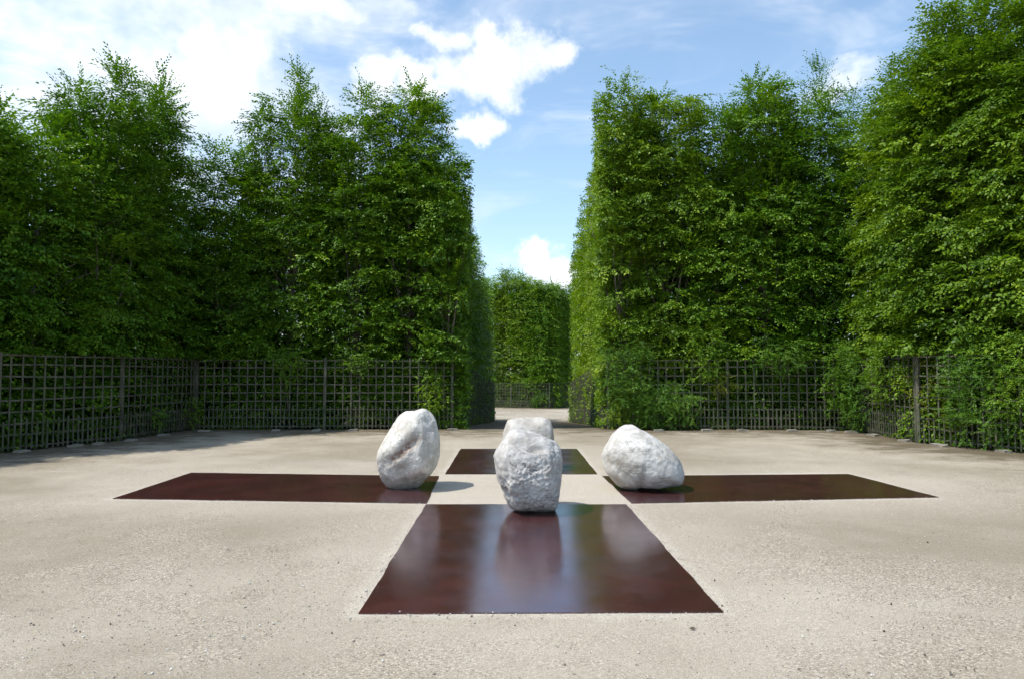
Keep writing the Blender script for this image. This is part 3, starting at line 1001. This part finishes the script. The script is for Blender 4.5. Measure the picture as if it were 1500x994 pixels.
# trees given as: image column of the crown, depth, image row of its tip, width, depth, run it belongs to
GW = 'clipped hornbeam trees walling the court'
GB = 'looser trees rising behind the clipped ones'
GA = 'clipped hornbeams along the avenue'
NORM = {nm: seg_normal(A, B) for nm, A, B in runs}


def along(nm, u, inset=1.25):
    A, B = [(a, b_) for n_, a, b_ in runs if n_ == nm][0]
    d, n = NORM[nm]
    L = math.hypot(B[0] - A[0], B[1] - A[1])
    x, y = A[0] + d.x * u * L - n.x * inset, A[1] + d.y * u * L - n.y * inset
    return x, y, face_rz(n)


def px_of(x, y, z):
    v = Vector((x, y, z - CAM_H))
    f = Vector((math.sin(YAW) * math.cos(PITCH), math.cos(YAW) * math.cos(PITCH), math.sin(PITCH)))
    r = Vector((math.cos(YAW), -math.sin(YAW), 0)); u = r.cross(f)
    return 750 + 1000 * v.dot(r) / v.dot(f), 497 - 1000 * v.dot(u) / v.dot(f)


def wall_tree(nm, u, row, label, mat, inset=1.25, group=GW, **kw):
    x, y, rz = along(nm, u, inset)
    px, _ = px_of(x, y, 5)
    H = top_h(px, row, y)
    kw.setdefault('seed', int(abs(x * 31 + y * 17)) % 997)
    return tree('hornbeam_tree', x, y, rz, label, mat, group, H, **kw)


# left wing
tree('hornbeam_tree', *along('wl_a', .45)[:2], along('wl_a', 0)[2], 'hornbeam at the outer left edge standing nearest the viewer', L_DARK, GW, 7.2, w_=3.6, core=60, face_d=6, seed=11, small=True, leaf=1.3)
wall_tree('wl_a', .93, 70, 'tall hornbeam cut off by the left edge of the photo', L_DARK, w_=2.6, seed=12, zc=.5, leaders=5)
wall_tree('wl_b', .55, 150, 'hornbeam second from the left edge, top dipping beside it', L_DARK, w_=2.4, seed=13, zc=.5, leaders=4)
wall_tree('wl_c', .25, 82, 'hornbeam with the highest twiggy shoots of the left wall', L_DARK, w_=2.5, seed=14, zc=.46, leaders=6, top_loose=.8)
wall_tree('wl_c', .85, 112, 'hornbeam with split feathery top just left of the inner corner', L_DARK, w_=2.3, seed=15, zc=.46, leaders=5, top_loose=.8)
# back left
wall_tree('back_l', .06, 205, 'lowest hornbeam of the left side, filling the shaded inner corner', L_DARK, w_=2.0, seed=16, zc=.55, leaders=4)
wall_tree('back_l', .31, 100, 'hornbeam with sky showing through its crown, left of the avenue', L_MAIN, w_=2.5, seed=17, zc=.55, leaders=6, hole=.22, top_loose=.75)
wall_tree('back_l', .58, 128, 'hornbeam between the see-through one and the avenue corner pair', L_MAIN, w_=2.1, seed=18, zc=.60, leaders=4)
wall_tree('back_l', .80, 110, 'dense spiky topped hornbeam second from the left avenue corner', L_MAIN, w_=1.9, seed=19, zc=.68, leaders=6)
x, y, rz = along('back_l', .955)
tree('hornbeam_tree', x + .02, y - .05, rz, 'hornbeam on the corner where the court meets the left avenue side', L_MAIN, GW, top_h(655, 215, y), w_=1.35, dp=2.4, seed=20, zc=.82, dome=3.5, clipside=.06, leaders=4, sides=(False, True))
# left avenue side
ordi = ['first', 'second', 'third', 'fourth', 'fifth', 'sixth', 'last']
for i, (yy_, hh_) in enumerate([(22.0, 8.5), (24.2, 7.9), (26.4, 7.7), (28.6, 7.4), (30.8, 7.2), (33.0, 6.8), (35.2, 6.1)]):
    u = (yy_ - AL[1]) / (AL2[1] - AL[1])
    x, y, rz = along('ave_l', u, 1.1)
    tree('hornbeam_tree', x, y, rz, ordi[i] + ' clipped hornbeam along the shaded left side of the avenue, counted from the court', L_MAIN, GA, hh_,
         w_=2.35, dp=2.0, seed=40 + i, zc=.88, fin=.12, lowclip=.12, clip=.05, dome=4, core=44, leaders=4, face_d=5.5, bulge=.07, hole=.9, sides=(i == 6, False), small=i > 2, leaf=1.35 if i <= 2 else 1.7)
# right avenue side
for i, (yy_, hh_) in enumerate([(22.0, 9.9), (24.2, 9.5), (26.4, 9.4), (28.6, 9.4), (30.8, 9.2), (33.0, 8.6), (34.8, 7.9)]):
    u = (yy_ - AR2[1]) / (AR[1] - AR2[1])
    x, y, rz = along('ave_r', u, 1.1)
    tree('hornbeam_tree', x, y, rz, ordi[i] + ' sunlit clipped hornbeam along the right side of the avenue, counted from the court', L_RIGHT, GA, hh_,
         w_=2.35, dp=2.0, seed=60 + i, zc=.88, fin=.12, lowclip=.12, clip=.05, dome=4, core=44, leaders=4, face_d=5.5, bulge=.07, hole=.9, sides=(False, i == 6), small=i > 2, leaf=1.35 if i <= 2 else 1.7, tbase=.6)
# back right
x, y, rz = along('back_r', .075)
tree('hornbeam_tree', x, y - .05, rz, 'hornbeam on the corner where the court meets the right avenue side', L_RIGHT, GW, top_h(900, 122, y), w_=1.5, dp=2.4, seed=81, zc=.88, dome=4, clipside=.06, leaders=4, sides=(True, False), tbase=.5)
wall_tree('back_r', .28, 116, 'full hornbeam next to the right avenue corner, flat clipped top', L_RIGHT, w_=1.9, seed=82, zc=.82, leaders=5)
wall_tree('back_r', .50, 150, 'hornbeam right of the avenue where the skyline dips', L_MAIN, w_=1.7, seed=83, zc=.70, leaders=4)
wall_tree('back_r', .70, 92, 'hornbeam with tall spiky shoots right of the dip', L_MAIN, w_=2.0, seed=84, zc=.60, leaders=6)
wall_tree('back_r', .92, 128, 'darker hornbeam in the right inner corner', L_DARK, w_=1.9, seed=85, zc=.62, leaders=4)
# right wing
wall_tree('wr_c', .22, 96, 'hornbeam starting the taller right wall beside the inner corner', L_RIGHT, lowclip=-.04, fin=.24, w_=2.0, seed=90, zc=.62, leaders=5)
wall_tree('wr_c', .72, 28, 'tall hornbeam whose top rises towards the upper right', L_RIGHT, lowclip=-.04, fin=.24, w_=2.4, seed=91, zc=.66, leaders=5, dp=2.8, inset=1.4)
wall_tree('wr_b', .35, -40, 'very tall hornbeam above the yellowing fence leaves, top cut off', L_RIGHT, lowclip=-.04, fin=.24, w_=2.4, seed=92, zc=.7, leaders=5, dp=2.8, inset=1.4)
wall_tree('wr_b', 1.05, -70, 'very tall hornbeam cut off by the right edge of the photo', L_RIGHT, lowclip=-.04, fin=.24, w_=2.4, seed=93, zc=.7, leaders=5, dp=2.8, inset=1.4)
tree('hornbeam_tree', *along('wr_a', .55)[:2], along('wr_a', 0)[2], 'hornbeam beyond the right edge standing nearest the viewer', L_RIGHT, GW, 8.5, w_=3.6, core=60, face_d=6, seed=94, small=True, leaf=1.3)

# looser second row
sec = [(-40, 16.5, 120, L_DARK, 'shadowy tree behind the left edge hornbeam'), (75, 19.5, 190, L_DARK, 'tree filling the gap behind the two leftmost tops'),
       (180, 21.0, 160, L_MAIN, 'tree standing behind the highest left shoots'), (250, 22.5, 215, L_DARK, 'slim tree behind the split feathery top'),
       (330, 23.5, 305, L_DARK, 'low tree behind the left inner corner'), (400, 24.0, 265, L_DARK, 'tree seen through the thin crown left of the avenue'),
       (500, 24.0, 215, L_DARK, 'tree behind the back left wall, midway'), (590, 24.0, 230, L_DARK, 'tree behind the spiky topped corner pair'),
       (1000, 24.0, 205, L_DARK, 'tree behind the flat topped hornbeam'), (1090, 24.3, 200, L_DARK, 'tree behind the tall spiky shoots'),
       (1203, 22.6, 78, L_BLUE, 'slender bluish tree with thin tip against the cloud'), (1275, 21.5, 150, L_DARK, 'tree behind the right inner corner'), (1150, 25.5, 215, L_DARK, 'farther tree filling between the tall spiky shoots and the slender tree'),
       (285, 26.0, 320, L_DARK, 'farther low tree deep behind the left inner corner'),
       (1350, 20.5, 60, L_DARK, 'tree behind the rising right wall'), (1460, 18.5, 20, L_DARK, 'tree behind the tallest right hornbeam')]
for i, (px, Yd, row, mt, lab) in enumerate(sec):
    X_, _, H = at_depth(px, row, Yd)
    slim = mt is L_BLUE
    tree('woodland_tree', X_, Yd, 0.0, lab, mt, GB, H, w_=2.3 if slim else 2.9, dp=1.8 if slim else 2.6, seed=120 + i, zc=.55, leaders=3 if slim else 6, small=True,
         leaf=1.25 if slim else 1.5, face_d=3.0, inner_d=.8, ks=9, core=20 if slim else 42, sides=(True, True), lowd=0, zlo=.5, hole=.6, top_loose=1.0)

# far hedge
for i, (u, inset, row, px) in enumerate([(.40, 1.2, 400, 690), (.56, 1.2, 405, 700), (.72, 1.3, 393, 750), (.83, 1.2, 408, 775), (.94, 1.2, 412, 800)]):
    x, y, rz = along('far_l', u, inset)
    H = top_h(px_of(x, y, 4)[0], row, y)
    tree('hornbeam_tree', x, y, rz, ['distant hedge tree mostly hidden behind the left avenue side', 'distant hedge tree showing its edge beside the left avenue side',
         'tallest light green tree at the end of the avenue', 'distant hedge tree in the middle of the avenue gap', 'distant hedge tree on the corner at the avenue end'][i], L_RIGHT if i == 2 else L_MAIN,
         'distant hedge closing the avenue', H, w_=2.2 if i else 3, dp=2.4, seed=150 + i, zc=.9, fin=.9, clip=.1, dome=4, core=80, leaders=5, face_d=5, inner_d=.7, small=True, leaf=2.1, ks=9, bulge=.3, hole=.7, tbase=.55)
for i, (u, row) in enumerate([(.2, 414), (.65, 416)]):
    x, y, rz = along('far_r', u, 1.3)
    tree('hornbeam_tree', x, y, rz, ['distant darker hedge tree just right of the avenue end corner', 'distant darker hedge tree half hidden by the right avenue side'][i], L_DARK,
         'distant hedge closing the avenue', top_h(px_of(x, y, 4)[0], row, y), w_=3.0, dp=2.4, seed=160 + i, zc=.9, fin=.9, clip=.1, dome=4, core=80, leaders=4, face_d=5, inner_d=.7, small=True, leaf=2.1, ks=9, hole=.7)


# ------------------------------------------------------------------ shoots and bushes over the fences
def bush(nm, u, w_, h, th, z0, label, mat, dens, seed, name='fence_shrub', out=.10, cat='shrub', group='shrubs growing through the fences', tb=.5, leaf=.9):
    """leafy mass hanging over the face of a fence"""
    global LEAVES
    r = np.random.default_rng(seed)
    x, y, rz = along(nm, u, -out)
    n_ = int(dens * w_ * h)
    uu, vv = r.uniform(-1, 1, n_), r.uniform(-1, 1, n_)
    rad = np.sqrt(np.abs(uu) ** 2.4 + np.abs(vv) ** 2.6)
    nz = vnoise(np.stack([uu * w_, 0 * uu, vv * h], 1), 2.2, seed)
    k = rad + .45 * nz + r.normal(0, .12, n_) < .95
    uu, vv, rad = uu[k], vv[k], rad[k]
    m = len(uu)
    dome = np.sqrt(np.clip(1 - rad ** 2, 0.02, 1))
    p = np.stack([uu * w_ / 2, -th * dome * r.random(m) ** .5 + .12, z0 + h / 2 + vv * h / 2], 1)
    p = p[p[:, 2] > .06]; m = len(p)
    K = 4
    pos = np.repeat(p, K, 0) + r.normal(0, .07, (m * K, 3))
    pos[:, 2] = np.maximum(pos[:, 2], .05)
    fw = np.stack([r.normal(0, .8, m * K), -np.abs(r.normal(.6, .4, m * K)), r.normal(-.05, .45, m * K)], 1)
    up = np.stack([r.normal(0, .4, m * K), r.uniform(-.9, .1, m * K), np.ones(m * K)], 1)
    tn = np.repeat(tb + .15 * vnoise(p, 3, seed) + r.normal(0, .1, m), K)
    V, T = place_sprays(pos, fw, up, r.uniform(.45, .85, m * K) * leaf, tn, False, r)
    root = empty(name, (x, y, 0), rz)
    tag(root, label, cat, group)
    link_mesh('foliage', quads_mesh('foliage', V, T), mat, root)
    LEAVES += len(V)
    mb = MB(); rd = random.Random(seed)
    for i in range(3):
        xx = rd.uniform(-.4, .4) * w_
        mb.tube([(xx * .3, .30, 0), (xx * .8, .22, z0 * .5 + h * .3), (xx * 1.1, .0, z0 + h * .6)], [.012, .008, .003], 5)
    mb.build('stem', bark, root)
    return root


bush('back_r', .10, 1.5, 2.3, .55, .35, 'broad leafy bush swallowing the fence right of the avenue corner', L_BLUE, 75, 201)
bush('back_r', .24, 2.0, 1.3, .60, .02, 'low leafy mound at the fence foot right of the avenue corner', L_BLUE, 80, 202)
bush('back_r', .05, .6, 1.1, .25, .0, 'small yellow green shoot at the foot of the right avenue corner post', L_RIGHT, 60, 203, tb=.8)
bush('back_r', .42, 1.2, 1.6, .30, 1.3, 'dark shoots hanging over the fence top behind the wedge boulder', L_MAIN, 50, 204)
bush('back_r', .47, .55, .6, .25, 1.0, 'bright yellow green tuft poking through the back right fence', L_YEL, 50, 205, tb=.35)
bush('back_r', .70, 1.6, .9, .30, 1.65, 'bluish shoots drooping over the back right fence top', L_BLUE, 60, 206)
bush('back_r', .96, 1.1, 2.5, .45, .1, 'dark shrub filling the right inner corner from ground to fence top', L_DARK, 70, 207)
bush('wr_c', .15, 1.2, 2.5, .40, .05, 'tall leafy shrub covering the fence just forward of the right corner', L_BLUE, 60, 208)
bush('wr_c', .60, 1.2, 1.5, .40, .9, 'hanging shoots over the upper fence left of the tall right post', L_MAIN, 60, 209)
bush('wr_b', .14, 1.1, 1.7, .12, .25, 'yellowing leaves behind the laths beside the tall right post', L_YEL, 95, 210, out=-.17, tb=.4)
bush('wr_b', .56, 1.25, 2.5, .40, .0, 'big dark green shrub over the fence near the right edge', L_BLUE, 62, 211)
bush('wr_b', .88, 1.0, 2.4, .40, .3, 'shrub climbing the last visible fence laths at the right edge', L_MAIN, 42, 212)
bush('back_l', .37, .8, 1.0, .28, 1.35, 'shoots spilling over the back left fence at its middle post', L_MAIN, 55, 213)
bush('back_l', .62, 1.3, .9, .28, 1.55, 'leafy fringe drooping over the back left fence top', L_MAIN, 50, 214)
bush('back_l', .92, .8, 1.7, .12, .1, 'bright leaves pushing through the laths by the left avenue corner post', L_MAIN, 45, 215, tb=.7)
bush('wl_c', .90, .7, .9, .25, .2, 'low shoots poking through the fence by the left inner corner', L_MAIN, 45, 216)
bush('wl_c', .35, .6, .5, .2, .15, 'small tuft at the fence foot right of the left post', L_MAIN, 40, 217)

# ------------------------------------------------------------------ render settings
sc = bpy.context.scene
sc.render.engine = 'CYCLES'
sc.cycles.max_bounces = 4
sc.cycles.diffuse_bounces = 2
sc.cycles.glossy_bounces = 2
sc.cycles.transmission_bounces = 4
sc.cycles.use_adaptive_sampling = True
sc.cycles.adaptive_threshold = .03
sc.cycles.use_denoising = True
sc.cycles.use_auto_tile = False
sc.view_settings.view_transform = 'Standard'
sc.view_settings.look = 'None'
sc.view_settings.gamma = 1
sc.view_settings.use_curve_mapping = False
sc.view_settings.exposure = .55
open('/tmp/leaves.txt', 'w').write(str(LEAVES))
